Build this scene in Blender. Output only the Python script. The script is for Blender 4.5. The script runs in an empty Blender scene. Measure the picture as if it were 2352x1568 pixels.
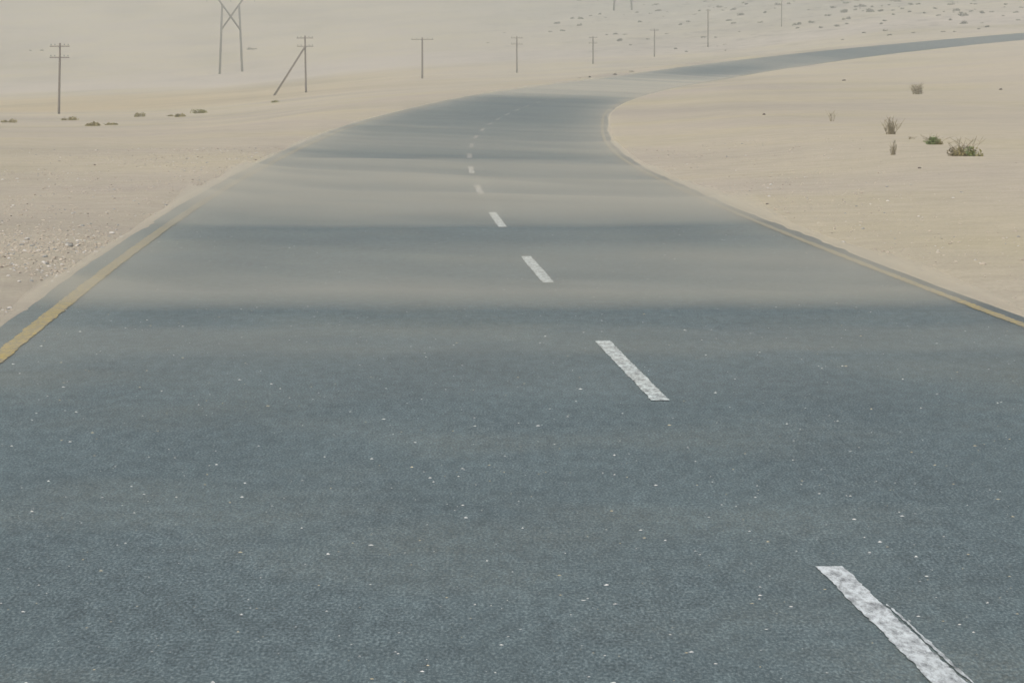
import bpy, math, random
import numpy as np
from mathutils import Vector

# ------------------------------------------------------------------ camera, sky, sun, exposure
scene = bpy.context.scene
col = scene.collection
F = 8830.0                      # focal length in units of a 2352 px wide picture
CAM_H = 1.8
PITCH = math.atan(619.0 / F)
cam_d = bpy.data.cameras.new("camera")
cam_d.sensor_width = 36.0
cam_d.lens = 36.0 * F / 2352.0
cam_d.clip_start = 0.5
cam_d.clip_end = 20000.0
cam = bpy.data.objects.new("camera", cam_d)
cam.location = (0, 0, CAM_H)
cam.rotation_euler = (math.pi / 2 - PITCH, 0, 0)
col.objects.link(cam)
scene.camera = cam

SUN_EL, SUN_AZ = math.radians(52), math.radians(215)      # azimuth clockwise from +Y
world = bpy.data.worlds.new("World")
scene.world = world
world.use_nodes = True
wn = world.node_tree
wn.nodes.clear()
sky = wn.nodes.new("ShaderNodeTexSky")
sky.sky_type = 'NISHITA'
sky.sun_disc = False
sky.sun_elevation = SUN_EL
sky.sun_rotation = SUN_AZ
sky.air_density = 1.0
sky.dust_density = 6.0
sky.ozone_density = 1.0
bg = wn.nodes.new("ShaderNodeBackground")
bg.inputs["Strength"].default_value = 0.10
wo = wn.nodes.new("ShaderNodeOutputWorld")
wn.links.new(sky.outputs[0], bg.inputs[0])
wn.links.new(bg.outputs[0], wo.inputs[0])

sun_d = bpy.data.lights.new("sun", 'SUN')
sun_d.energy = 1.4
sun_d.angle = math.radians(14)
sun_d.color = (1.0, 0.97, 0.92)
sun = bpy.data.objects.new("sun", sun_d)
sv = Vector((math.sin(SUN_AZ) * math.cos(SUN_EL), math.cos(SUN_AZ) * math.cos(SUN_EL), math.sin(SUN_EL)))
sun.rotation_euler = sv.to_track_quat('Z', 'Y').to_euler()
sun.location = (0, 0, 80)
col.objects.link(sun)

vs = scene.view_settings
vs.view_transform = 'Standard'
vs.look = 'None'
vs.gamma = 1.0
vs.use_curve_mapping = False
vs.exposure = 0.41
scene.render.engine = 'CYCLES'
scene.cycles.volume_bounces = 1
scene.cycles.max_bounces = 5

rng = np.random.default_rng(7)
random.seed(7)

# ------------------------------------------------------------------ helpers
def tag(o, label=None, cat=None, group=None, kind=None):
    if label: o["label"] = label
    if cat: o["category"] = cat
    if group: o["group"] = group
    if kind: o["kind"] = kind
    return o

def mesh_obj(name, verts, faces, mats, parent=None, smooth=False, fmat=None):
    me = bpy.data.meshes.new(name)
    me.from_pydata([tuple(map(float, v)) for v in verts], [], [tuple(map(int, f)) for f in faces])
    for m in (mats if isinstance(mats, (list, tuple)) else [mats]):
        me.materials.append(m)
    if fmat is not None:
        me.polygons.foreach_set("material_index", np.asarray(fmat, dtype=np.int32))
    if smooth:
        me.polygons.foreach_set("use_smooth", np.ones(len(me.polygons), dtype=bool))
    me.update()
    o = bpy.data.objects.new(name, me)
    col.objects.link(o)
    if parent: o.parent = parent
    return o

def empty(name, loc, rz=0.0):
    o = bpy.data.objects.new(name, None)
    o.location = loc
    o.rotation_euler = (0, 0, rz)
    o.empty_display_size = 0.2
    col.objects.link(o)
    return o

def copy_tree(o, parent=None):
    c = o.copy()
    col.objects.link(c)
    if parent: c.parent = parent
    for ch in list(o.children):
        copy_tree(ch, c)
    return c

def smooth(a, b, x):
    t = np.clip((np.asarray(x, float) - a) / (b - a), 0, 1)
    return t * t * (3 - 2 * t)

def hash2(ix, iy, seed):
    h = (ix.astype(np.int64) * 374761393 + iy.astype(np.int64) * 668265263 + seed * 1442695041) & 0xFFFFFFFF
    h = ((h ^ (h >> 13)) * 1274126177) & 0xFFFFFFFF
    h = (h ^ (h >> 16)) & 0xFFFFFFFF
    return h / 4294967295.0

def vnoise(x, y, seed=0):
    x = np.asarray(x, float); y = np.asarray(y, float)
    x, y = np.broadcast_arrays(x, y)
    ix = np.floor(x); iy = np.floor(y)
    fx = x - ix; fy = y - iy
    fx = fx * fx * (3 - 2 * fx); fy = fy * fy * (3 - 2 * fy)
    a = hash2(ix, iy, seed); b = hash2(ix + 1, iy, seed)
    c = hash2(ix, iy + 1, seed); d = hash2(ix + 1, iy + 1, seed)
    return (a + (b - a) * fx) * (1 - fy) + (c + (d - c) * fx) * fy   # 0..1

def fbm(x, y, seed=0, octv=4):
    s = 0; amp = 0.5; tot = 0
    for k in range(octv):
        s = s + amp * (vnoise(x * 2 ** k, y * 2 ** k, seed + k * 17) - 0.5)
        tot += amp; amp *= 0.5
    return s / tot      # about -0.5..0.5

# ------------------------------------------------------------------ materials
class NT:
    def __init__(self, name):
        self.m = bpy.data.materials.new(name)
        self.m.use_nodes = True
        self.t = self.m.node_tree
        self.b = self.t.nodes["Principled BSDF"]
        self.tc = self.t.nodes.new("ShaderNodeTexCoord")
    def n(self, kind, **kw):
        nd = self.t.nodes.new(kind)
        for k, v in kw.items():
            setattr(nd, k, v)
        return nd
    def l(self, a, b):
        self.t.links.new(a, b)
    def coords(self, scale=(1, 1, 1), rot=(0, 0, 0)):
        mp = self.n("ShaderNodeMapping")
        mp.inputs["Scale"].default_value = scale
        mp.inputs["Rotation"].default_value = rot
        self.l(self.tc.outputs["Object"], mp.inputs["Vector"])
        return mp.outputs[0]
    def noise(self, scale, detail=4, rough=0.55, vec=None):
        nd = self.n("ShaderNodeTexNoise")
        nd.inputs["Scale"].default_value = scale
        nd.inputs["Detail"].default_value = detail
        nd.inputs["Roughness"].default_value = rough
        self.l(vec if vec is not None else self.tc.outputs["Object"], nd.inputs["Vector"])
        return nd.outputs["Fac"]
    def ramp(self, fac, stops):
        r = self.n("ShaderNodeValToRGB")
        el = r.color_ramp.elements
        el[0].position, el[0].color = stops[0][0], (*stops[0][1], 1)
        el[1].position, el[1].color = stops[-1][0], (*stops[-1][1], 1)
        for p, c in stops[1:-1]:
            e = el.new(p); e.color = (*c, 1)
        self.l(fac, r.inputs[0])
        return r.outputs[0]
    def mix(self, a, b, fac, mode='MIX'):
        mx = self.n("ShaderNodeMix", data_type='RGBA', blend_type=mode)
        for sock, v in ((mx.inputs["Factor"], fac), (mx.inputs["A"], a), (mx.inputs["B"], b)):
            if isinstance(v, tuple): sock.default_value = (*v, 1) if len(v) == 3 else v
            elif isinstance(v, (int, float)): sock.default_value = v
            else: self.l(v, sock)
        return mx.outputs["Result"]
    def bump(self, height, strength, dist):
        b = self.n("ShaderNodeBump")
        b.inputs["Strength"].default_value = strength
        b.inputs["Distance"].default_value = dist
        self.l(height, b.inputs["Height"])
        self.l(b.outputs[0], self.b.inputs["Normal"])
    def out(self, color, rough=0.9, spec=0.3):
        if isinstance(color, tuple): self.b.inputs["Base Color"].default_value = (*color, 1)
        else: self.l(color, self.b.inputs["Base Color"])
        self.b.inputs["Roughness"].default_value = rough
        self.b.inputs["Specular IOR Level"].default_value = spec
        return self.m

G3 = lambda v: (v, v, v)

def mat_sand():
    k = NT("desert_sand")
    big = k.noise(0.06, 5, 0.6, k.coords((1.0, 0.6, 1), (0, 0, 0.12)))
    c = k.ramp(big, [(0.36, (0.385, 0.348, 0.285)), (0.5, (0.405, 0.369, 0.284)), (0.64, (0.415, 0.376, 0.262))])
    # where on the plain: tan flats beyond the poles, a pale terrace, grey stony slopes further up
    sp = k.n("ShaderNodeSeparateXYZ"); k.l(k.tc.outputs["Object"], sp.inputs[0])
    wob = k.noise(0.012, 4, 0.6)
    def band(src, pts, amp):
        ad = k.n("ShaderNodeMath", operation='MULTIPLY_ADD'); k.l(wob, ad.inputs[0]); ad.inputs[1].default_value = amp; k.l(src, ad.inputs[2])
        mr = k.n("ShaderNodeMapRange"); k.l(ad.outputs[0], mr.inputs[0])
        mr.inputs[1].default_value, mr.inputs[2].default_value = pts[0], pts[-1]
        w = pts[-1] - pts[0]
        return k.ramp(mr.outputs[0], [((q - pts[0]) / w, G3(v)) for q, v in zip(pts, (0, 1, 1, 0))])
    tan = band(sp.outputs["Y"], (400, 450, 720, 780), 90.0)
    c = k.mix(c, (0.405, 0.345, 0.225), k.mix(tan, band(sp.outputs["X"], (-260, -200, -25, 20), 40.0), 1.0, 'MULTIPLY'))
    ter = band(sp.outputs["Y"], (780, 815, 850, 930), 90.0)
    c = k.mix(c, (0.42, 0.385, 0.33), k.mix(ter, G3(0.8), 1.0, 'MULTIPLY'))
    mrx = k.n("ShaderNodeMapRange"); k.l(sp.outputs["X"], mrx.inputs[0]); mrx.inputs[1].default_value, mrx.inputs[2].default_value = -30.0, 40.0
    slope_r = mrx.outputs[0]
    mry = k.n("ShaderNodeMapRange"); k.l(sp.outputs["Y"], mry.inputs[0]); mry.inputs[1].default_value, mry.inputs[2].default_value = 640.0, 800.0
    rock = k.mix(slope_r, mry.outputs[0], 1.0, 'MULTIPLY')
    up = band(sp.outputs["Y"], (860, 1150, 6000, 9000), 160.0)
    c = k.mix(c, (0.31, 0.31, 0.262), k.mix(up, k.mix(G3(0.25), G3(0.85), slope_r), 1.0, 'MULTIPLY'))
    st = k.noise(0.035, 5, 0.65, k.coords((0.8, 0.35, 1), (0, 0, -0.10)))
    c = k.mix(c, k.ramp(st, [(0.34, (0.82, 0.83, 0.84)), (0.5, (1, 1, 1)), (0.66, (1.09, 1.08, 1.06))]), 0.95, 'MULTIPLY')
    spk = k.ramp(k.noise(0.16, 6, 0.75, k.coords((1, 0.35, 1))), [(0.36, G3(0.58)), (0.46, G3(0.96)), (0.56, G3(1.0)), (0.66, G3(1.22))])
    c = k.mix(c, k.mix(G3(1.0), spk, rock), 1.0, 'MULTIPLY')
    mid = k.noise(1.3, 5, 0.65)
    c = k.mix(c, k.ramp(mid, [(0.3, G3(0.89)), (0.7, G3(1.08))]), 0.9, 'MULTIPLY')
    fine = k.noise(24, 4, 0.7, k.coords((1, 0.4, 1)))
    c = k.mix(c, k.ramp(fine, [(0.3, G3(0.84)), (0.7, G3(1.12))]), 0.7, 'MULTIPLY')
    k.bump(k.noise(16, 5, 0.7), 0.5, 0.03)
    return k.out(c, 0.95, 0.15)

def mat_asphalt():
    k = NT("asphalt")
    grain = k.noise(95, 3, 0.7, k.coords((1, 0.26, 1)))
    c = k.ramp(grain, [(0.30, (0.036, 0.056, 0.061)), (0.5, (0.087, 0.122, 0.126)), (0.70, (0.190, 0.240, 0.243))])
    patch = k.noise(0.9, 4, 0.6, k.coords((1.0, 0.4, 1)))
    c = k.mix(c, k.ramp(patch, [(0.3, G3(0.88)), (0.7, G3(1.10))]), 0.9, 'MULTIPLY')
    patch2 = k.noise(14, 4, 0.65, k.coords((1, 0.25, 1)))
    c = k.mix(c, k.ramp(patch2, [(0.3, G3(0.74)), (0.7, G3(1.24))]), 0.9, 'MULTIPLY')
    # sand grains caught here and there in the texture
    sn = k.noise(0.5, 4, 0.6, k.coords((0.6, 0.5, 1), (0, 0, 0.05)))
    f = k.ramp(sn, [(0.48, G3(0.0)), (0.72, G3(0.22))])
    sg = k.ramp(k.noise(60, 2, 0.5, k.coords((1, 0.3, 1))), [(0.35, G3(0.1)), (0.65, G3(1.0))])
    c = k.mix(c, (0.32, 0.30, 0.20), k.mix(f, sg, 1.0, 'MULTIPLY'))
    k.bump(k.noise(60, 3, 0.7), 0.15, 0.005)
    return k.out(c, 0.72, 0.35)

def mat_paint(name, colr, wear, sandy=0.0, buried=False):
    k = NT(name)
    w = k.noise(30, 5, 0.8, k.coords((1.0, 0.22, 1), (0, 0, 0.35)))
    mask = k.ramp(w, [(wear, G3(0.0)), (wear + 0.26, G3(1.0))])
    tint = k.ramp(k.noise(5, 4, 0.6), [(0.3, G3(0.78)), (0.7, G3(1.05))])
    paint = k.mix(colr, tint, 1.0, 'MULTIPLY')
    c = k.mix((0.12, 0.13, 0.132), paint, mask)
    if sandy > 0:
        sm = k.ramp(k.noise(0.9, 4, 0.65), [(0.40, G3(0.0)), (0.62, G3(sandy))])
        c = k.mix(c, (0.33, 0.29, 0.21), sm)
    if buried:      # sand lies ever thicker over the line up the road
        sp = k.n("ShaderNodeSeparateXYZ"); k.l(k.tc.outputs["Object"], sp.inputs[0])
        ad = k.n("ShaderNodeMath", operation='MULTIPLY_ADD'); k.l(k.noise(1.2, 4, 0.7), ad.inputs[0]); ad.inputs[1].default_value = 26.0; k.l(sp.outputs["Y"], ad.inputs[2])
        mr = k.n("ShaderNodeMapRange"); k.l(ad.outputs[0], mr.inputs[0])
        mr.inputs[1].default_value, mr.inputs[2].default_value = 33.0, 60.0
        mr.inputs[4].default_value = 0.93
        c = k.mix(c, (0.19, 0.19, 0.15), mr.outputs[0])
    return k.out(c, 0.75, 0.3)

def mat_plain(name, stops, scale, rough=0.9, spec=0.2, vec_scale=(1, 1, 1), detail=3):
    k = NT(name)
    c = k.ramp(k.noise(scale, detail, 0.6, k.coords(vec_scale)), stops)
    return k.out(c, rough, spec)

M_SAND = mat_sand()
M_ROAD = mat_asphalt()
M_WHITE = mat_paint("white_road_paint", (0.60, 0.66, 0.665), 0.32)
M_WHITE_WORN = mat_paint("worn_white_road_paint", (0.60, 0.68, 0.66), 0.33, 0.15)
M_WHITE_FAINT = mat_paint("sanded_white_road_paint", (0.50, 0.54, 0.51), 0.36, 0.3)
M_WHITE_BURIED = mat_paint("half_buried_white_road_paint", (0.36, 0.39, 0.37), 0.36, 0.3)
M_YELLOW = mat_paint("yellow_road_paint", (0.50, 0.385, 0.085), 0.34, 0.4, True)
M_CHIP = mat_plain("pale_aggregate", [(0.35, (0.42, 0.43, 0.42)), (0.65, (0.72, 0.73, 0.70))], 3.0)
M_CHIP2 = mat_plain("tan_aggregate", [(0.35, (0.32, 0.29, 0.20)), (0.65, (0.55, 0.50, 0.36))], 3.0)
M_ST_PALE = mat_plain("pale_stone", [(0.3, (0.42, 0.41, 0.38)), (0.7, (0.60, 0.585, 0.55))], 9.0)
M_ST_GREY = mat_plain("grey_stone", [(0.3, (0.20, 0.21, 0.20)), (0.7, (0.36, 0.37, 0.35))], 9.0)
M_ST_SAND = mat_plain("sandy_stone", [(0.3, (0.33, 0.295, 0.24)), (0.7, (0.48, 0.435, 0.36))], 9.0)
M_ST_DARK = mat_plain("dark_stone", [(0.3, (0.11, 0.095, 0.08)), (0.7, (0.20, 0.175, 0.15))], 9.0)
M_WOOD = mat_plain("weathered_pole_wood", [(0.3, (0.13, 0.112, 0.098)), (0.7, (0.21, 0.185, 0.16))], 8.0, vec_scale=(3, 3, 0.3))
M_STEEL = mat_plain("galvanised_steel", [(0.3, (0.08, 0.08, 0.078)), (0.7, (0.13, 0.13, 0.125))], 3.0, rough=0.6)
M_INSUL = mat_plain("glass_insulator", [(0.3, (0.10, 0.13, 0.12)), (0.7, (0.2, 0.24, 0.22))], 5.0, rough=0.4)
M_OLIVE = mat_plain("olive_leaf", [(0.3, (0.22, 0.20, 0.095)), (0.7, (0.36, 0.32, 0.165))], 4.0)
M_GREEN = mat_plain("green_leaf", [(0.3, (0.10, 0.155, 0.06)), (0.7, (0.22, 0.28, 0.12))], 5.0)
M_YGREEN = mat_plain("yellow_green_leaf", [(0.3, (0.14, 0.15, 0.04)), (0.7, (0.27, 0.26, 0.09))], 5.0)
M_DRY = mat_plain("dry_twig", [(0.3, (0.19, 0.17, 0.115)), (0.7, (0.33, 0.295, 0.205))], 6.0)
M_DARKSHRUB = mat_plain("dark_shrub_leaf", [(0.3, (0.045, 0.048, 0.036)), (0.7, (0.10, 0.10, 0.075))], 1.5)

# ------------------------------------------------------------------ the lie of the land
R_CURVE, X_MIN, Y_MIN = 1720.0, -1.0, 100.0
CX = X_MIN + R_CURVE
T_LEFT, T_RIGHT = -4.17, 3.32           # asphalt edges, measured from the dashed line

def TL(s): return T_LEFT - 0.42 * smooth(70, 140, s)
def TR(s): return T_RIGHT + 0.72 * smooth(65, 140, s) + 0.3 * smooth(140, 260, s)

def st_to_xy(s, t):
    phi = (np.asarray(s, float) - Y_MIN) / R_CURVE
    r = R_CURVE - np.asarray(t, float)
    return CX - r * np.cos(phi), Y_MIN + r * np.sin(phi)

def xy_to_st(x, y):
    dx = CX - np.asarray(x, float); dy = np.asarray(y, float) - Y_MIN
    return Y_MIN + R_CURVE * np.arctan2(dy, dx), R_CURVE - np.hypot(dx, dy)

_RS = np.array([-3000, 0, 95, 120, 146, 200, 300, 400, 500, 600, 700, 900, 1300, 1800, 3200], float)
_RZ = np.array([0, 0, 0, 0.025, 0.085, 0.37, 1.05, 2.45, 4.35, 6.55, 9.1, 15.2, 29, 44, 60], float)
def _pchip(xs, ys):
    h = np.diff(xs); dl = np.diff(ys) / h
    m = np.zeros_like(ys); m[1:-1] = np.where(dl[:-1] * dl[1:] > 0, 2 * dl[:-1] * dl[1:] / np.where(dl[:-1] + dl[1:] == 0, 1, dl[:-1] + dl[1:]), 0)
    m[0], m[-1] = dl[0], dl[-1]
    def f(x):
        x = np.clip(np.asarray(x, float), xs[0], xs[-1])
        i = np.clip(np.searchsorted(xs, x) - 1, 0, len(h) - 1)
        t = (x - xs[i]) / h[i]
        return ((2*t**3 - 3*t**2 + 1) * ys[i] + (t**3 - 2*t**2 + t) * h[i] * m[i] + (-2*t**3 + 3*t**2) * ys[i+1] + (t**3 - t**2) * h[i] * m[i+1])
    return f
_rz = _pchip(_RS, _RZ)
def road_z(s, t):
    e = 0.02 * smooth(60, 230, s) + 0.025 * smooth(260, 420, s)
    return _rz(s) - e * np.clip(t, -6, 5)

# surveyed spots of the surrounding ground: (bearing px, height px, distance m)
_ctl = []
for xb in (-300, 0, 600, 1176, 1750, 2352, 2650):
    for d in (8, 16, 30, 55, 90):
        _ctl.append(((xb - 1176) / F, math.log(d), 0.0))
def _add(x, y, d):
    _ctl.append(((x - 1176) / F, math.log(d), CAM_H * F / d - (y - 165)))
for s in (130, 200, 300, 400, 500, 600, 680):
    X, Y = st_to_xy(s, 0.0)
    _ctl.append((float(X / Y), math.log(float(Y)), float(_rz(s)) * F / float(Y)))
for x, y, d in [(135, 262, 340), (0, 268, 300), (0, 280, 240), (458, 258, 310), (300, 280, 220), (500, 278, 190), (650, 240, 300), (703, 213, 430),
                (800, 250, 180), (800, 222, 300), (950, 225, 230), (1050, 195, 400), (200, 240, 500), (200, 219, 650), (-300, 250, 400),
                (970, 180, 530), (1187, 168, 600), (1362, 148, 670), (1503, 130, 740), (1626, 110, 800), (1795, 60, 900), (0, 205, 800),
                (300, 187, 830), (530, 172, 850), (0, 100, 1050), (0, 0, 1300), (530, 100, 1010), (530, 0, 1250), (1176, 90, 930),
                (1176, 0, 1160), (1430, 26, 1080), (1800, 0, 1040), (2352, 40, 800), (2352, 0, 930), (2352, 200, 230), (2352, 135, 350),
                (2352, 95, 560), (2650, 190, 230), (2650, 60, 560), (2650, 0, 900), (-300, 205, 820), (-300, 0, 1350)]:
    _add(x, y, d)
for x in (-300, 400, 1176, 1900, 2650):
    _add(x, -70, 1600); _add(x, -120, 2400)
_ctl = np.array(_ctl)
_P = np.stack([_ctl[:, 0] * 9.0, _ctl[:, 1]], 1)
def _tps_k(r2):
    return np.where(r2 > 1e-12, 0.5 * r2 * np.log(np.maximum(r2, 1e-12)), 0)
_n = len(_P)
_A = np.zeros((_n + 3, _n + 3))
_A[:_n, :_n] = _tps_k(((_P[:, None] - _P[None]) ** 2).sum(-1)) + np.eye(_n) * 0.004
_A[:_n, _n] = 1; _A[:_n, _n + 1:] = _P
_A[_n, :_n] = 1; _A[_n + 1:, :_n] = _P.T
_W = np.linalg.solve(_A, np.concatenate([_ctl[:, 2], np.zeros(3)]))
def land_z(x, y):
    shp = np.shape(x)
    x = np.ravel(np.asarray(x, float)); y = np.ravel(np.asarray(y, float))
    d = np.clip(np.where(y > 8, y, 8), 8, 3000)
    b = np.clip(x / np.maximum(d, 8), -0.19, 0.19)
    q = np.stack([b * 9.0, np.log(d)], 1)
    out = np.empty(len(q))
    for i in range(0, len(q), 20000):
        qq = q[i:i + 20000]
        kk = _tps_k(((qq[:, None] - _P[None]) ** 2).sum(-1))
        out[i:i + 20000] = kk @ _W[:_n] + _W[_n] + qq @ _W[_n + 1:]
    z = out * d / F
    z = np.where(z > 40, 40 + 22 * np.tanh((z - 40) / 22), z)
    return z.reshape(shp)

def ground_z(x, y):
    x = np.asarray(x, float); y = np.asarray(y, float)
    s, t = xy_to_st(x, y)
    tl, tr = TL(s), TR(s)
    off_l = np.maximum(tl - t, 0); off_r = np.maximum(t - tr, 0)
    off = off_l + off_r
    rz = road_z(s, t)
    dist = np.hypot(x, y)
    # rise of drifted sand along the inner verge, low lip on the outer one
    bank = 0.34 * smooth(0.0, 6.0, off_r) * smooth(15, 90, s) + 0.03 * smooth(0, 0.5, off_l) + 0.03 * smooth(0, 0.6, off_r)
    near = rz + bank
    far = land_z(x, y) + 0.30 * smooth(0, 8, off_r) * smooth(15, 90, s) * (1 - smooth(60, 300, off_r))
    w = np.where(off_l > 0, smooth(0.6, 4.5 + 0.015 * np.clip(s, 0, 800), off), smooth(3.0, 14 + 0.05 * np.clip(s, 0, 800), off))
    z = near * (1 - w) + far * w
    amp = smooth(0.3, 4.0, off)
    z = z + amp * (0.05 * fbm(x / 2.5, y / 3.5, 3) + 0.16 * fbm(x / 14, y / 22, 5) * smooth(10, 60, dist))
    z = z + smooth(6, 60, off) * smooth(150, 500, dist) * (1.0 * fbm(x / 90, y / 60, 9)) + smooth(800, 1400, dist) * 5.0 * fbm(x / 260, y / 200, 12)
    # under the asphalt the sheet drops away; the sand edge wanders a little
    el = tl - 0.02 + 0.06 * fbm(s / 0.9, s * 0 + 1.0, 21) + 0.12 * fbm(s / 9.0, s * 0 + 4.0, 22)
    er = tr + 0.02 - 0.05 * fbm(s / 0.9, s * 0 + 7.0, 23) - 0.10 * (fbm(s / 7.0, s * 0 + 9.0, 24) + 0.5)
    dep = smooth(0.0, 0.16, np.minimum(t - el, er - t))
    edge = np.minimum(t - el, er - t)               # >0 on the asphalt
    lip = np.where(edge > 0, -0.09 * smooth(0, 0.16, edge), 0.0) + 0.004
    z = np.where(off < 1.2, z + lip, z)
    return z

def pix_ray(px, py):
    dx = (px - 1176.0) / F; dy = (784.0 - py) / F
    cp, sp = math.cos(PITCH), math.sin(PITCH)
    return dx, cp + dy * sp, -sp + dy * cp
def on_ground(px, py, dmin=15.0, dmax=2600.0):
    """World point of the ground seen at a spot of the 2352 px wide picture."""
    dx, dy, dz = pix_ray(px, py)
    d = np.exp(np.linspace(math.log(dmin), math.log(dmax), 1600))
    k = d / dy
    gap = CAM_H + dz * k - ground_z(dx * k, d)
    i = int(np.argmax(gap <= 0)) if (gap <= 0).any() else len(d) - 1
    if i > 0:
        f = gap[i - 1] / max(gap[i - 1] - gap[i], 1e-9)
        dd = d[i - 1] + (d[i] - d[i - 1]) * f
    else:
        dd = d[i]
    kk = dd / dy
    x, y = dx * kk, dd
    return float(x), float(y), float(ground_z(x, y))

# ground sheet, laid out along the road and out to the horizon
s_rows = np.concatenate([-np.geomspace(1900, 12, 22), np.arange(-8, 8, 2.0), np.arange(8, 62, 0.22), np.arange(62, 130, 0.6), np.arange(130, 330, 2.0),
                         np.arange(330, 1250, 6.0), np.geomspace(1260, 2650, 50)])
def edge_cols(e):
    return np.arange(e - 0.55, e + 0.56, 0.05)
outl = T_LEFT - 0.55 - np.geomspace(0.12, 3200, 80)
outr = T_RIGHT + 0.55 + np.geomspace(0.12, 1150, 64)
t_cols = np.unique(np.round(np.concatenate([outl, edge_cols(T_LEFT), [-2.5, 0, 2.0], edge_cols(T_RIGHT), outr]), 4))
S, T = np.meshgrid(s_rows, t_cols, indexing='ij')
T = T + np.where(T < 0, TL(S) - T_LEFT, TR(S) - T_RIGHT) * np.where(np.abs(T) > 60, 0.0, 1.0) * smooth(0.3, 2.0, np.abs(T))
GX, GY = st_to_xy(S, T)
GZ = ground_z(GX, GY)
ns, nt = S.shape
verts = np.stack([GX.ravel(), GY.ravel(), GZ.ravel()], 1)
ii = (np.arange(ns - 1)[:, None] * nt + np.arange(nt - 1)[None]).ravel()
faces = np.stack([ii, ii + 1, ii + nt + 1, ii + nt], 1)
ground = mesh_obj("ground", verts, faces, M_SAND, smooth=True)
tag(ground, "pale beige desert sand rising to low hills around the road", None, None, "structure")

# ------------------------------------------------------------------ road
rs = np.concatenate([np.arange(-60, 8, 4.0), np.arange(8, 130, 0.5), np.arange(130, 1500, 4.0)])
rt = np.array([T_LEFT - 0.05, T_LEFT, -3.2, -2.0, -1.0, 0.0, 1.0, 2.0, 2.8, T_RIGHT, T_RIGHT + 0.05])
S2, T2 = np.meshgrid(rs, rt, indexing='ij')
T2 = T2 + np.where(T2 < 0, (TL(S2) - T_LEFT) * T2 / T_LEFT, (TR(S2) - T_RIGHT) * T2 / T_RIGHT)
RX, RY = st_to_xy(S2, T2)
RZ_ = road_z(S2, T2)
RZ_[:, 0] -= 0.12; RZ_[:, -1] -= 0.12
ns2, nt2 = S2.shape
ii = (np.arange(ns2 - 1)[:, None] * nt2 + np.arange(nt2 - 1)[None]).ravel()
road = mesh_obj("road", np.stack([RX.ravel(), RY.ravel(), RZ_.ravel()], 1), np.stack([ii, ii + 1, ii + nt2 + 1, ii + nt2], 1), M_ROAD, smooth=True)
tag(road, "grey two lane asphalt road curving off through the sand", None, None, "structure")

def strip(name, s0, s1, t0, t1, ds, lift, mat, jag, seed, parent):
    ss = np.linspace(s0, s1, max(3, int((s1 - s0) / ds)))
    ja = jag * (vnoise(ss / 0.05, ss * 0 + 1, seed) - 0.5) + 0.5 * jag * (vnoise(ss / 0.35, ss * 0 + 2, seed + 1) - 0.5)
    jb = jag * (vnoise(ss / 0.05, ss * 0 + 3, seed + 2) - 0.5) + 0.5 * jag * (vnoise(ss / 0.35, ss * 0 + 4, seed + 3) - 0.5)
    ta, tb = t0 + ja, t1 + jb
    if abs(t0) > 1:
        wid = (TL(ss) - T_LEFT) if t0 < 0 else (TR(ss) - T_RIGHT)
        ta, tb = ta + wid, tb + wid
    xa, ya = st_to_xy(ss, ta); xb, yb = st_to_xy(ss, tb)
    za = road_z(ss, ta) + lift; zb = road_z(ss, tb) + lift
    v = np.empty((2 * len(ss), 3)); v[0::2] = np.stack([xa, ya, za], 1); v[1::2] = np.stack([xb, yb, zb], 1)
    k = np.arange(len(ss) - 1) * 2
    return v, np.stack([k, k + 1, k + 3, k + 2], 1)

PERIOD, DASH_L, DASH_TOP = 11.80, 4.70, 13.88
for k in range(-1, 60):
    top = DASH_TOP + PERIOD * k
    v, f = strip("lane_dash", top - DASH_L, top, -0.05, 0.05, 0.04 if k < 4 else 0.25, 0.005, M_WHITE, 0.010, 100 + k * 7, road)
    if k in (0, -1):         # an older, slightly offset coat shows beside the near dashes
        v2, f2 = strip("lane_dash", top - DASH_L, top - 1.0, 0.060, 0.069, 0.03, 0.005, M_WHITE, 0.010, 900 + k, road)
        f = np.concatenate([f, f2 + len(v)]); v = np.concatenate([v, v2])
    mesh_obj("lane_dash", v, f, M_WHITE if k < 1 else (M_WHITE_WORN if k < 4 else M_WHITE_FAINT if k < 6 else M_WHITE_BURIED), parent=road)
for t0, t1, sd in ((-3.965, -3.845, 300), (3.06, 3.145, 310)):
    va, fa = strip("edge_line", -40, 90, t0, t1, 0.06, 0.005, M_YELLOW, 0.022, sd, road)
    vb, fb = strip("edge_line", 90, 1400, t0, t1, 1.0, 0.005, M_YELLOW, 0.0, sd, road)
    mesh_obj("edge_line", np.concatenate([va, vb]), np.concatenate([fa, fb + len(va)]), M_YELLOW, parent=road)

# ------------------------------------------------------------------ stones
def ico():
    g = (1 + 5 ** 0.5) / 2
    v = np.array([(-1, g, 0), (1, g, 0), (-1, -g, 0), (1, -g, 0), (0, -1, g), (0, 1, g), (0, -1, -g), (0, 1, -g), (g, 0, -1), (g, 0, 1), (-g, 0, -1), (-g, 0, 1)], float)
    v /= np.linalg.norm(v[0])
    f = np.array([(0, 11, 5), (0, 5, 1), (0, 1, 7), (0, 7, 10), (0, 10, 11), (1, 5, 9), (5, 11, 4), (11, 10, 2), (10, 7, 6), (7, 1, 8),
                  (3, 9, 4), (3, 4, 2), (3, 2, 6), (3, 6, 8), (3, 8, 9), (4, 9, 5), (2, 4, 11), (6, 2, 10), (8, 6, 7), (9, 8, 1)])
    return v, f
IV, IF = ico()
OV = np.array([(1, 0, 0), (0.3, 0.9, 0), (-0.8, 0.5, 0), (-0.7, -0.6, 0), (0.4, -0.9, 0), (0.1, 0, 1.0)], float)
OF = np.array([(0, 1, 5), (1, 2, 5), (2, 3, 5), (3, 4, 5), (4, 0, 5)])

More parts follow.
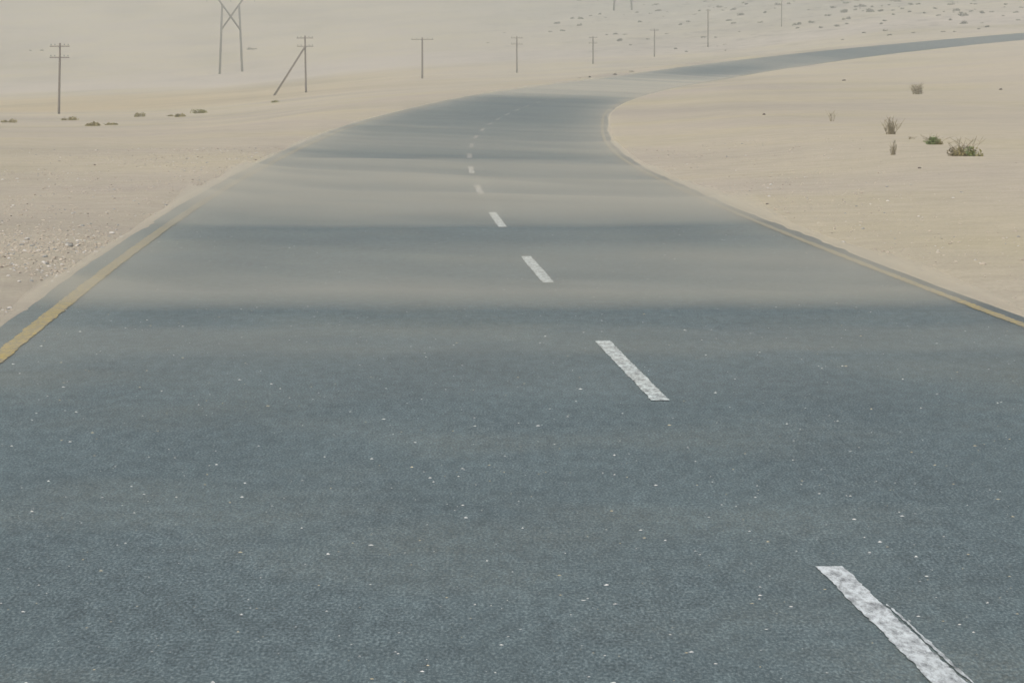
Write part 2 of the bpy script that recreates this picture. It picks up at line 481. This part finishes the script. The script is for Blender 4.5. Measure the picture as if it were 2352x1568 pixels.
def scatter(pts, size, flat, base_v, base_f, jitter):
    n = len(pts); nv = len(base_v)
    ang = rng.uniform(0, 2 * math.pi, n)
    c, s_ = np.cos(ang), np.sin(ang)
    v = np.repeat(base_v[None], n, 0) * (1 + jitter * rng.uniform(-1, 1, (n, nv, 1)))
    v = v * (size[:, None, None] * np.stack([rng.uniform(0.8, 1.3, n), rng.uniform(0.7, 1.1, n), flat * rng.uniform(0.7, 1.2, n)], 1)[:, None, :])
    x = v[..., 0] * c[:, None] - v[..., 1] * s_[:, None]
    y = v[..., 0] * s_[:, None] + v[..., 1] * c[:, None]
    v = np.stack([x, y, v[..., 2]], -1) + pts[:, None, :]
    f = base_f[None] + (np.arange(n) * nv)[:, None, None]
    return v.reshape(-1, 3), f.reshape(-1, 3)

# pale chippings set in the asphalt
n = 6500
cs = 9.0 + 62 * rng.random(n) ** 1.7
ct = rng.uniform(T_LEFT + 0.1, T_RIGHT - 0.1, n)
cx, cy = st_to_xy(cs, ct)
size = np.clip(rng.lognormal(math.log(0.0045), 0.5, n), 0.002, 0.012)
v, f = scatter(np.stack([cx, cy, road_z(cs, ct) - 0.0005], 1), size, 0.38, OV, OF, 0.25)
chips = mesh_obj("aggregate_chips", v, f, [M_CHIP, M_CHIP2], parent=road, fmat=np.repeat((rng.random(n) < 0.3).astype(int), len(OF)))
chips["kind"] = "stuff"

# gravel on the verges
n = 26000
gs = np.where(rng.random(n) < 0.7, rng.normal(33, 5, n), rng.uniform(22, 90, n))
gt = T_LEFT - 0.06 - np.abs(rng.normal(0, 3.0, n))
m = rng.random(n) < 0.08
gt = np.where(m, T_RIGHT + 0.1 + np.abs(rng.normal(0, 2.5, n)), gt)
gs = np.where(m, rng.uniform(24, 90, n), gs)
keep = (gs > 20) & (vnoise(gs / 2.2, gt / 1.2, 55) + 0.25 * rng.random(n) > 0.45)
gs, gt = gs[keep], gt[keep]; n = len(gs)
gx, gy = st_to_xy(gs, gt)
size = np.clip(rng.lognormal(math.log(0.0095), 0.5, n), 0.004, 0.026)
v, f = scatter(np.stack([gx, gy, ground_z(gx, gy) + size * 0.1], 1), size, 0.65, IV, IF, 0.22)
gm = rng.choice(4, n, p=[0.08, 0.10, 0.79, 0.03])
gravel = mesh_obj("gravel", v, f, [M_ST_PALE, M_ST_GREY, M_ST_SAND, M_ST_DARK], fmat=np.repeat(gm, len(IF)))
tag(gravel, "loose pale and sandy gravel strewn along the road verges", "gravel", None, "stuff")

def stone_at(px, py, wpx, mat, label, group=None, hfac=0.6):
    x, y, z = on_ground(px, py)
    r = wpx / F * y / 2
    v = IV * (1 + 0.24 * rng.uniform(-1, 1, (12, 1))) * np.array([r * 1.05, r * 0.9, r * hfac])
    o = mesh_obj("stone", v, IF, mat)
    o.location = (x, y, z + r * 0.2)
    o.rotation_euler = (0, 0, rng.uniform(0, 6.28))
    tag(o, label, "stone", group)
    return o
GS = "larger stones lying in the gravel beside the road"
Z5 = lambda x, y: (x / 5.113 * 0.91875, (540 + y / 5.113) * 0.91875)
for x, y, w, mt, lb in [
    (350, 305, 15, M_ST_PALE, "pale grey stone highest up the bank, near the picture's left edge"),
    (900, 385, 16, M_ST_GREY, "bluish grey stone alone in the middle of the gravel patch"),
    (985, 385, 11, M_ST_PALE, "pale stone touching the bluish grey one in the gravel"),
    (580, 525, 15, M_ST_GREY, "grey stone directly above a pale greenish one in the gravel"),
    (580, 612, 14, M_ST_PALE, "pale greenish stone directly below a grey one in the gravel"),
    (250, 840, 10, M_ST_PALE, "bright whitish stone low in the gravel, left of a dull one"),
    (400, 835, 12, M_ST_GREY, "dull grey stone low in the gravel beside a bright whitish one"),
    (690, 545, 14, M_ST_SAND, "sandy flat stone in the gravel right of the stacked pair"),
    (1430, 225, 13, M_ST_PALE, "pale stone farthest along the gravel bank near the asphalt"),
    (1390, 330, 8, M_ST_DARK, "small dark stone just above the asphalt edge"),
    (110, 770, 10, M_ST_PALE, "small pale stone near the picture's edge in the gravel"),
    (660, 430, 11, M_ST_SAND, "light sandy stone above the flat one in the gravel"),
    (560, 200, 11, M_ST_SAND, "sandy stone at the top of the gravel patch")]:
    px, py = Z5(x, y)
    stone_at(px, py, w, mt, lb, GS)
GD = "dark stones on the sand bank"
for px, py, w, lb in [(1755, 264, 9, "lone dark stone on bare sand near the bend of the road"),
                      (2112, 203 + 184, 9, "small dark stone on sand below the green plants"),
                      (2298, 207, 10, "dark stone on the upper sand bank near the picture's right edge"),
                      (1938, 186, 9, "dark stone on the sand left of the round dry bush")]:
    stone_at(px, py, w, M_ST_DARK, lb, GD, 0.7)

# ------------------------------------------------------------------ utility poles and pylons
def tube(p0, p1, r0, r1, n=8, rings=1, wob=0.0):
    p0, p1 = np.array(p0, float), np.array(p1, float)
    ax = p1 - p0; ax /= np.linalg.norm(ax)
    up = np.array([0, 0, 1.0]) if abs(ax[2]) < 0.9 else np.array([1.0, 0, 0])
    a = np.cross(ax, up); a /= np.linalg.norm(a); b = np.cross(ax, a)
    vs_, fs_ = [], []
    for k in range(rings + 1):
        u = k / rings
        c = p0 + (p1 - p0) * u + (a * rng.uniform(-1, 1) + b * rng.uniform(-1, 1)) * wob * (0 < k < rings)
        r = r0 + (r1 - r0) * u
        for j in range(n):
            th = 2 * math.pi * j / n
            vs_.append(c + (a * math.cos(th) + b * math.sin(th)) * r)
    for k in range(rings):
        for j in range(n):
            j2 = (j + 1) % n
            fs_.append((k * n + j, k * n + j2, (k + 1) * n + j2, (k + 1) * n + j))
    fs_.append(tuple(range(n - 1, -1, -1))); fs_.append(tuple(rings * n + j for j in range(n)))
    return vs_, fs_
def join(parts):
    V, Fc = [], []
    for v, f in parts:
        o = len(V); V += list(v); Fc += [tuple(i + o for i in q) for q in f]
    return V, Fc
def box(cx_, cy_, cz_, sx, sy, sz):
    v = [(cx_ + i * sx / 2, cy_ + j * sy / 2, cz_ + k * sz / 2) for k in (-1, 1) for j in (-1, 1) for i in (-1, 1)]
    f = [(0, 2, 3, 1), (4, 5, 7, 6), (0, 1, 5, 4), (2, 6, 7, 3), (0, 4, 6, 2), (1, 3, 7, 5)]
    return v, f

def utility_pole(px, py_base, py_top, label, arms=2, arm_half=1.5, lean=0.0, strut_px=None, r=0.15, droop=0.12):
    x, y, z = on_ground(px, py_base, 120)
    H = (py_base - py_top) / F * y
    root = empty("utility_pole", (x, y, z), 0.0)
    tag(root, label, "utility pole", "wooden utility poles in a line across the sand")
    mesh_obj("post", *tube((0, 0, -0.4), (lean, 0, H), r, r * 0.78, 10, 6, 0.012), M_WOOD, root, smooth=True)
    for a in range(arms):
        za = H - 0.28 - a * 0.95
        xo = lean * za / H
        arm = mesh_obj("crossarm", *box(xo, -r - 0.05, za, 2 * arm_half, 0.08, 0.085), M_WOOD, root)
        for q in (-1, -0.55, 0.55, 1):
            ix = xo + q * (arm_half - 0.12)
            pv = join([tube((ix, -r - 0.05, za + 0.07), (ix, -r - 0.05, za + 0.13), 0.015, 0.015, 6), tube((ix, -r - 0.05, za + 0.11), (ix, -r - 0.05, za + 0.21), 0.05, 0.03, 8)])
            mesh_obj("insulator", *pv, M_INSUL, arm)
    if strut_px:
        x2, y2, z2 = on_ground(strut_px[0], strut_px[1], 120)
        y2 = y - 0.5; x2 = (strut_px[0] - 1176) / F * y2
        z2 = float(ground_z(x2, y2))
        mesh_obj("strut", *tube((x2 - x, y2 - y, z2 - z - 0.2), (-0.12, -r, H * 0.80), 0.13, 0.11, 10), M_WOOD, root, smooth=True)
    return root
utility_pole(135, 262, 100, "tall utility pole with two crossarms, alone nearest the picture's left edge", 2, 0.85, lean=0.15, r=0.11)
utility_pole(703, 213, 83, "utility pole propped by a long slanting strut", 2, 0.95, lean=-0.1, strut_px=(628, 215), r=0.125)
utility_pole(970, 180, 87, "utility pole next to the right of the strutted one, with a crossarm", 1, 1.5, r=0.15)
utility_pole(1187, 168, 84, "utility pole standing above where blowing sand hides the road", 2, 0.9, r=0.14)
utility_pole(1362, 147, 84, "utility pole with short crossarms, third right of the strutted one", 2, 0.75, r=0.15)
utility_pole(1503, 131, 67, "dark thin utility pole just above the far road, second left of the tallest", 1, 0.8, r=0.14)
utility_pole(1626, 110, 22, "tallest far utility pole, plain and pale, on the shrubby slope edge", 1, 0.5, r=0.17)
utility_pole(1795, 62, -12, "farthest utility pole, cut by the top of the picture among shrubs", 2, 0.9, r=0.13)

def pylon(px, py_base, half, label, scale=1.0):
    x, y, z = on_ground(px, py_base, 300)
    root = empty("power_pylon", (x, y, z), 0.0)
    tag(root, label, "power pylon", "twin legged power pylons")
    hb, ht, zt, zk = half, half * 0.74, 15.3 * scale, 9.8 * scale
    gz = [float(ground_z(x + sg * hb, y)) - z for sg in (-1, 1)]
    hk = hb + (ht - hb) * zk / zt
    for i, sg in enumerate((-1, 1)):
        mesh_obj("leg", *tube((sg * hb, 0, gz[i] - 0.5), (sg * ht, 0, zt), 0.27, 0.22, 8), M_STEEL, root, smooth=True)
    zc, arm = 19.5 * scale, 9.0 * scale
    for sg in (-1, 1):       # braces cross between the legs and run on outward to carry the crossarm
        dxz = (ht + hk) / (zt - zk)
        xe = sg * (ht + dxz * (zc - zt))
        mesh_obj("brace", *tube((-sg * hk, sg * 0.14, zk), (xe, sg * 0.14, zc), 0.2, 0.19, 8), M_STEEL, root, smooth=True)
    cross = mesh_obj("crossarm", *join([tube((-arm, 0, zc), (arm, 0, zc), 0.2, 0.2, 8), tube((-arm * 0.6, 0, zc + 1.6), (arm * 0.6, 0, zc + 1.6), 0.12, 0.12, 6),
                                        tube((-arm * 0.6, 0, zc + 1.6), (-arm, 0, zc), 0.1, 0.1, 6), tube((arm * 0.6, 0, zc + 1.6), (arm, 0, zc), 0.1, 0.1, 6)]), M_STEEL, root)
    for q in (-1, 0, 1):
        parts = [tube((q * 5.2 * scale, 0.3, zc - 3.6 * scale), (q * 5.2 * scale, 0.3, zc), 0.045, 0.045, 6)]
        parts += [tube((q * 5.2 * scale, 0.3, zc - 3.5 * scale + 0.3 * j), (q * 5.2 * scale, 0.3, zc - 3.36 * scale + 0.3 * j), 0.13, 0.06, 8) for j in range(10)]
        mesh_obj("insulator", *join(parts), M_INSUL, cross)
    return root, y
pylon(530.5, 172, 26.0 / F * 850, "big twin legged pylon with crossing braces on the far plain")
pylon(1430.5, 26, 20.5 / F * 1080, "distant twin legged pylon whose feet show at the top above the shrubs")

# ------------------------------------------------------------------ plants
def leaf_cloud(n, rx, ry, rz, ls, seed, lumps=5, flat=1.0):
    g = np.random.default_rng(seed)
    c = np.stack([g.uniform(-0.7, 0.7, lumps) * rx, g.uniform(-0.6, 0.6, lumps) * ry, g.uniform(0.0, 0.45, lumps) * rz], 1)
    cr = g.uniform(0.35, 0.65, lumps)
    k = g.integers(0, lumps, n)
    d = g.normal(size=(n, 3)); d /= np.linalg.norm(d, axis=1)[:, None]
    r = g.random(n) ** 0.45
    p = c[k] + d * (r * cr[k])[:, None] * np.array([rx, ry, rz])
    p[:, 2] = np.abs(p[:, 2])
    u = g.normal(size=(n, 3)); u /= np.linalg.norm(u, axis=1)[:, None]
    w = np.cross(u, g.normal(size=(n, 3))); w /= np.linalg.norm(w, axis=1)[:, None]
    L = ls * g.uniform(0.6, 1.4, n)[:, None]
    v = np.stack([p - u * L, p + w * L * 0.42, p + u * L, p - w * L * 0.42], 1)
    v[..., 2] = np.maximum(v[..., 2], -0.02)
    f = (np.arange(n) * 4)[:, None] + np.arange(4)[None]
    return v.reshape(-1, 3), f
def stems(n, rx, ry, h, r0, seed, spread=0.5, forks=2):
    g = np.random.default_rng(seed)
    parts = []
    for _ in range(n):
        b = np.array([g.uniform(-1, 1) * rx * 0.45, g.uniform(-1, 1) * ry * 0.45, -0.03])
        tip = np.array([b[0] + g.normal() * rx * spread, b[1] + g.normal() * ry * spread, h * g.uniform(0.5, 1.0)])
        midp = b + (tip - b) * 0.5 + g.normal(size=3) * h * 0.06
        parts.append(tube(b, midp, r0, r0 * 0.75, 4)); parts.append(tube(midp, tip, r0 * 0.75, r0 * 0.35, 4))
        for _k in range(forks):
            u = g.uniform(0.35, 0.9)
            q0 = b + (midp - b) * (u * 2) if u < 0.5 else midp + (tip - midp) * (u * 2 - 1)
            q1 = q0 + np.array([g.normal() * rx * 0.3, g.normal() * ry * 0.3, h * g.uniform(0.1, 0.3)])
            parts.append(tube(q0, q1, r0 * 0.6, r0 * 0.3, 4))
    return join(parts)

# low olive mats on the plain to the left
GM = "low shrubs near the utility pole on the sandy plain"
for i, (px, py, w, h, lb) in enumerate([
        (21, 282, 36, 12, "low olive shrub leftmost on the plain, left of the utility pole"),
        (157, 277, 42, 12, "low olive shrub just right of the lone pole's foot"),
        (215, 290, 36, 12, "low flat olive shrub below the lone pole, with a thin trail beside it"),
        (258, 287, 24, 5, "thin trailing strip of dry growth right of a flat shrub"),
        (320, 269, 26, 13, "faint round tan shrub alone between the two groups"),
        (390, 268, 18, 5, "tiny dark scrap of growth left of an olive shrub"),
        (413, 269, 26, 11, "olive shrub between a tiny scrap and a yellower shrub"),
        (458, 261, 37, 14, "yellowish olive shrub, rightmost of the group on the plain"),
        (630, 236, 28, 8, "yellowish flat shrub below the slanting strut")]):
    x, y, z = on_ground(px, py, 100)
    rx = w / F * y / 2; rz = h / F * y
    root = empty("low_shrub", (x, y, z))
    tag(root, lb, "shrub", GM)
    mesh_obj("foliage", *leaf_cloud(420, rx, rx * 0.8, rz * 0.85, 0.06, 40 + i, 5), M_YGREEN if i in (7, 8) else M_OLIVE, root)
    mesh_obj("stems", *stems(6, rx, rx * 0.7, rz * 0.8, 0.012, 60 + i, 0.5), M_DRY, root)

# plants on the sand bank to the right
GB = "plants on the sand bank inside the bend"
def plant(name, px, py, wpx, hpx, lb, nst, nlf, mats, seed, spread=0.5, leaf=0.03, forks=2, lf_h=1.0, r0=0.006):
    x, y, z = on_ground(px, py, 40)
    rx = wpx / F * y / 2; h = hpx / F * y
    root = empty(name, (x, y, z))
    tag(root, lb, "plant", GB)
    if nst:
        mesh_obj("stems", *stems(nst, rx, rx, h, r0, seed, spread, forks), M_DRY, root)
    for j, (mt, cnt, ox, sc) in enumerate(mats):
        v, f = leaf_cloud(cnt, rx * sc, rx * 0.7 * sc, h * lf_h, leaf, seed + 5 + j, 4)
        o = mesh_obj("foliage", v, f, mt, root)
        o.location = (ox * rx, -0.05 * j, 0)
    return root
plant("dry_bush", 2104, 217, 34, 28, "round grey dry bush high on the sand bank", 30, 0, [(M_DRY, 420, 0.05, 0.85)], 201, 0.6, 0.03, 4, 0.9, 0.007)
plant("dry_tuft", 1911, 279, 26, 32, "very sparse thin twigs standing alone on the sand", 7, 0, [], 202, 0.4, forks=2, r0=0.007)
plant("dry_tuft", 2046, 309, 40, 40, "upright dry grass tuft left of the green plants", 40, 0, [(M_DRY, 140, -0.1, 0.7)], 203, 0.42, 0.022, 2, 0.6, 0.006)
plant("dry_tuft", 2051, 356, 24, 36, "small dry tuft below the upright grass tuft", 14, 0, [(M_DRY, 70, 0.0, 0.6)], 204, 0.3, 0.018, 2, 0.45, 0.005)
plant("green_plant", 2140, 332, 66, 27, "low green creeping plant, the greener left one of the pair", 14, 0, [(M_GREEN, 420, -0.08, 0.75), (M_OLIVE, 240, 0.42, 0.6)], 205, 0.5, 0.026, 2, 0.8, 0.005)
plant("green_plant", 2213, 358, 88, 46, "brown twiggy plant with yellow green leaves, right of the green creeper", 13, 0,
      [(M_DRY, 420, -0.25, 0.72), (M_OLIVE, 300, -0.1, 0.7), (M_GREEN, 150, 0.3, 0.4), (M_YGREEN, 150, 0.58, 0.38)], 206, 0.5, 0.024, 3, 0.55, 0.006)
plant("dry_tuft", 2090, 320, 18, 8, "small reddish dry sprig left of the green creeper", 6, 0, [], 207, 0.7, r0=0.006)

# dark shrubs scattered over the far slope
protos = []
for k in range(5):
    v, f = leaf_cloud(170, 1.0, 0.8, 0.85, 0.16, 300 + k, 5)
    protos.append((v, f))
pm = []
for k, (v, f) in enumerate(protos):
    me = bpy.data.meshes.new("far_shrub")
    me.from_pydata([tuple(map(float, q)) for q in v], [], [tuple(map(int, q)) for q in f])
    me.materials.append(M_DARKSHRUB)
    pm.append(me)
ZA = [(490,150,60),(300,195,70),(210,192,40),(50,245,60),(270,265,60),(1310,258,70),(1830,108,80),(1900,160,80),(1700,80,60),(1740,112,40),(860,136,60),
      (1000,152,40),(1130,172,22),(1160,352,45),(980,402,45),(690,418,70),(740,356,40),(650,352,50),(550,357,40),(800,459,30),(1360,527,45),(1260,500,40),
      (1680,475,35),(1750,460,45),(1763,516,25),(1660,383,35),(1540,384,50),(1905,328,30),(1380,225,50),(1060,64,90),(1080,119,80),(1175,130,40),(1800,215,60),
      (1840,242,50),(2300,52,70),(1550,20,40),(270,10,40),(550,190,40),(390,165,36),(720,160,40)]
ZB = [(750,113,80),(610,144,55),(780,170,60),(775,216,40),(320,228,90),(335,256,40),(545,250,40),(690,237,45),(460,207,60),(990,108,90),(1075,103,60),
      (1185,95,30),(1325,110,40),(1340,46,50),(915,61,70),(1000,66,40),(770,32,60),(660,72,60),(1150,50,40),(1820,142,90),(1690,184,60),(1805,214,70),(1745,100,60),
      (1700,46,60),(1880,105,40),(1975,121,60),(2065,111,40),(2195,44,40),(2300,184,40),(2165,145,30),(2025,243,50),(1975,209,30),(1950,262,30),(1630,286,40),
      (1735,286,30),(1085,216,50),(1120,277,50),(1160,317,45),(1365,295,30),(730,359,30),(925,296,44),(260,36,40),(1230,18,60),(860,8,50),(2330,70,40),(1460,120,36)]
spots = [((1380 + a / 4.055) * 0.91875, b / 4.055 * 0.91875, w / 4.055 * 0.91875) for a, b, w in ZA]
spots += [((1900 + a / 3.5636) * 0.91875, b / 3.5636 * 0.91875, w / 3.5636 * 0.91875) for a, b, w in ZB]
# thin scatter further left on the plain
spots += [(300 + 850 / 2.735 * 0.9, 116, 22), (1157, 77, 9), (1292, 72, 12), (1265, 74, 9), (70, 117, 8), (95, 117, 10), (520, 171, 8), (480, 170, 7), (1330, 180, 8), (1355, 178, 11),
          (1410, 172, 12), (1450, 165, 10), (1120, 100, 8)]
for _ in range(60):
    fx = 1270 + 1080 * random.random() ** 0.8
    lim = 62 if fx < 1700 else 62 - (fx - 1700) * 0.045
    spots.append((fx, 2 + lim * random.random() ** 1.3, random.uniform(4, 12)))
REG = [(0, 1300, "on the open plain around the strutted pole and pylon"), (1300, 1420, "on the slope left of the distant pylon's feet"), (1420, 1560, "around the dark thin utility pole"),
       (1560, 1700, "around the tallest far utility pole"), (1700, 1830, "around the farthest utility pole"), (1830, 1990, "on the slope right of the farthest pole"),
       (1990, 2160, "above the far road's middle stretch"), (2160, 2500, "above the far road near the picture's right edge")]
labels = {}
for a, b, where in REG:
    idx = [i for i, q in enumerate(spots) if a <= q[0] < b]
    free = list(idx)
    for word, key in (("widest dark shrub", lambda i: -spots[i][2]), ("lowest placed dark shrub", lambda i: -spots[i][1]), ("highest placed dark shrub", lambda i: spots[i][1]),
                      ("leftmost dark shrub", lambda i: spots[i][0]), ("rightmost dark shrub", lambda i: -spots[i][0])):
        if len(free) > 1 or (free and word.startswith("widest")):
            j = min(idx, key=key)
            if j in free:
                labels[j] = word + " " + where; free.remove(j)
    for i in free:
        labels[i] = "small dark shrub amid others " + where
for i, (px, py, w) in enumerate(spots):
    x, y, z = on_ground(px, py, 250)
    o = bpy.data.objects.new("far_shrub", pm[i % 5])
    r = 1.25 * w / F * y / 2
    o.location = (x, y, z - 0.05)
    o.scale = (r, r, r * random.uniform(0.7, 1.1))
    o.rotation_euler = (0, 0, random.uniform(0, 6.28))
    col.objects.link(o)
    tag(o, labels[i], "shrub", "dark shrubs dotting the distant slope")

# ------------------------------------------------------------------ air: haze and low sand blown across the road
def vol_mat(name, colr, dens, aniso=0.0):
    m_ = bpy.data.materials.new(name)
    m_.use_nodes = True
    t = m_.node_tree
    t.nodes.clear()
    pv = t.nodes.new("ShaderNodeVolumePrincipled")
    pv.inputs["Color"].default_value = (*colr, 1)
    pv.inputs["Density"].default_value = dens
    pv.inputs["Anisotropy"].default_value = aniso
    o_ = t.nodes.new("ShaderNodeOutputMaterial")
    t.links.new(pv.outputs[0], o_.inputs["Volume"])
    return m_
allx, ally = GX.ravel(), GY.ravel()
x0, x1, y0, y1 = allx.min() - 50, allx.max() + 50, ally.min() - 50, ally.max() + 50
zb, zt_ = GZ.min() - 1.0, max(GZ.max(), 60) + 6
haze = mesh_obj("haze", *box((x0 + x1) / 2, (y0 + y1) / 2, (zb + zt_) / 2, x1 - x0, y1 - y0, zt_ - zb), vol_mat("dusty_air", (0.765, 0.785, 0.73), 0.0008))
tag(haze, "pale dusty haze filling the air over the desert", "haze", None, "stuff")

SIG = 0.35
# opacity of the drifting sand by distance down the road
OP = np.array([(16, 0.0), (20.5, 0.03), (22, 0.06), (24.0, 0.10), (24.5, 0.17), (26.2, 0.16), (27.3, 0.07), (28.8, 0.05), (29.1, 0.36), (29.7, 0.50), (33, 0.41), (38, 0.26), (41, 0.15),
               (44.1, 0.12), (44.6, 0.34), (48, 0.48), (53, 0.58), (62, 0.62), (70, 0.60), (77, 0.56), (80, 0.34), (92, 0.38), (112, 0.40), (130, 0.28),
               (160, 0.22), (190, 0.20), (203, 0.26), (222, 0.80), (250, 0.93), (300, 0.90), (330, 0.55), (350, 0.16), (385, 0.10), (405, 0.30), (445, 0.34), (475, 0.12),
               (520, 0.05), (560, 0.10), (600, 0.04), (660, 0.0)])
bs = np.concatenate([np.arange(17, 50, 0.12), np.arange(50, 130, 0.4), np.arange(130, 660, 2.0)])
bt = np.concatenate([np.concatenate([np.arange(-5.2, -3.8, 0.07), np.arange(-3.8, 3.0, 0.25), np.arange(3.0, 5.2, 0.07)])])
SB, TB = np.meshgrid(bs, bt, indexing='ij')
wav = 0.032 * SB * fbm(TB / 5.0, SB / 12.0, 71) + 0.014 * SB * fbm(TB / 1.1, SB / 2.5, 72)
op = np.interp(SB + wav, OP[:, 0], OP[:, 1])
st_n = 1.0 + (0.75 - 0.3 * smooth(100, 150, SB)) * fbm(TB / 4.0 + SB * 0.15, SB / (0.05 * SB + 0.8), 73, 3) + (0.35 - 0.3 * smooth(90, 140, SB)) * fbm(TB / 1.3 + SB * 0.2, SB / (0.02 * SB + 0.4), 75, 2)
ed = np.minimum(TB - TL(SB), TR(SB) - TB)
op = op * np.where(ed < 0, np.exp(ed / 0.5), 1.0)
op = op + (0.92 - op) * 0.72 * np.exp(-np.where(ed > 0, ed / (0.30 + 0.004 * SB), -ed / 0.25)) * smooth(12, 58, SB) * (1 - smooth(380, 480, SB))
tau = -np.log(1 - np.clip(op * np.clip(st_n, 0.15, 1.35), 0, 0.96))
XB, YB = st_to_xy(SB, TB)
zr = road_z(SB, TB)
zg = ground_z(XB, YB)
zr = np.where((TB > TL(SB)) & (TB < TR(SB)), zr, np.where(TB < 0, np.minimum(zr, zg), zg))
slope = np.maximum((CAM_H - _rz(SB)) / np.hypot(XB, YB) + np.gradient(_rz(SB), axis=0) / np.gradient(SB, axis=0), 0.004)
H = tau * slope / SIG
fade = smooth(-0.22, 0.08, TB - TL(SB)) * (1 - smooth(-0.1, 0.25, TB - TR(SB))) * smooth(17, 19, SB) * (1 - smooth(630, 656, SB))
H = H * fade
nsb, ntb = SB.shape
vt = np.stack([XB.ravel(), YB.ravel(), (zr + H - 0.004 - 0.03 * (1 - fade)).ravel()], 1)
vb = np.stack([XB.ravel(), YB.ravel(), (zr - 0.25).ravel()], 1)
N = nsb * ntb
ii = (np.arange(nsb - 1)[:, None] * ntb + np.arange(ntb - 1)[None]).ravel()
ftop = np.stack([ii, ii + 1, ii + ntb + 1, ii + ntb], 1)
fbot = np.stack([ii, ii + ntb, ii + ntb + 1, ii + 1], 1) + N
ring = list(range(ntb)) + [k * ntb + ntb - 1 for k in range(1, nsb)] + [(nsb - 1) * ntb + k for k in range(ntb - 2, -1, -1)] + [k * ntb for k in range(nsb - 2, 0, -1)]
fside = np.array([(ring[k], ring[k] + N, ring[(k + 1) % len(ring)] + N, ring[(k + 1) % len(ring)]) for k in range(len(ring))])
blow = mesh_obj("blowing_sand", np.concatenate([vt, vb]), np.concatenate([ftop, fbot, fside]), vol_mat("airborne_sand", (0.82, 0.77, 0.635), SIG), smooth=False)
tag(blow, "low veils of sand blowing across the asphalt in bands", "blowing sand", None, "stuff")
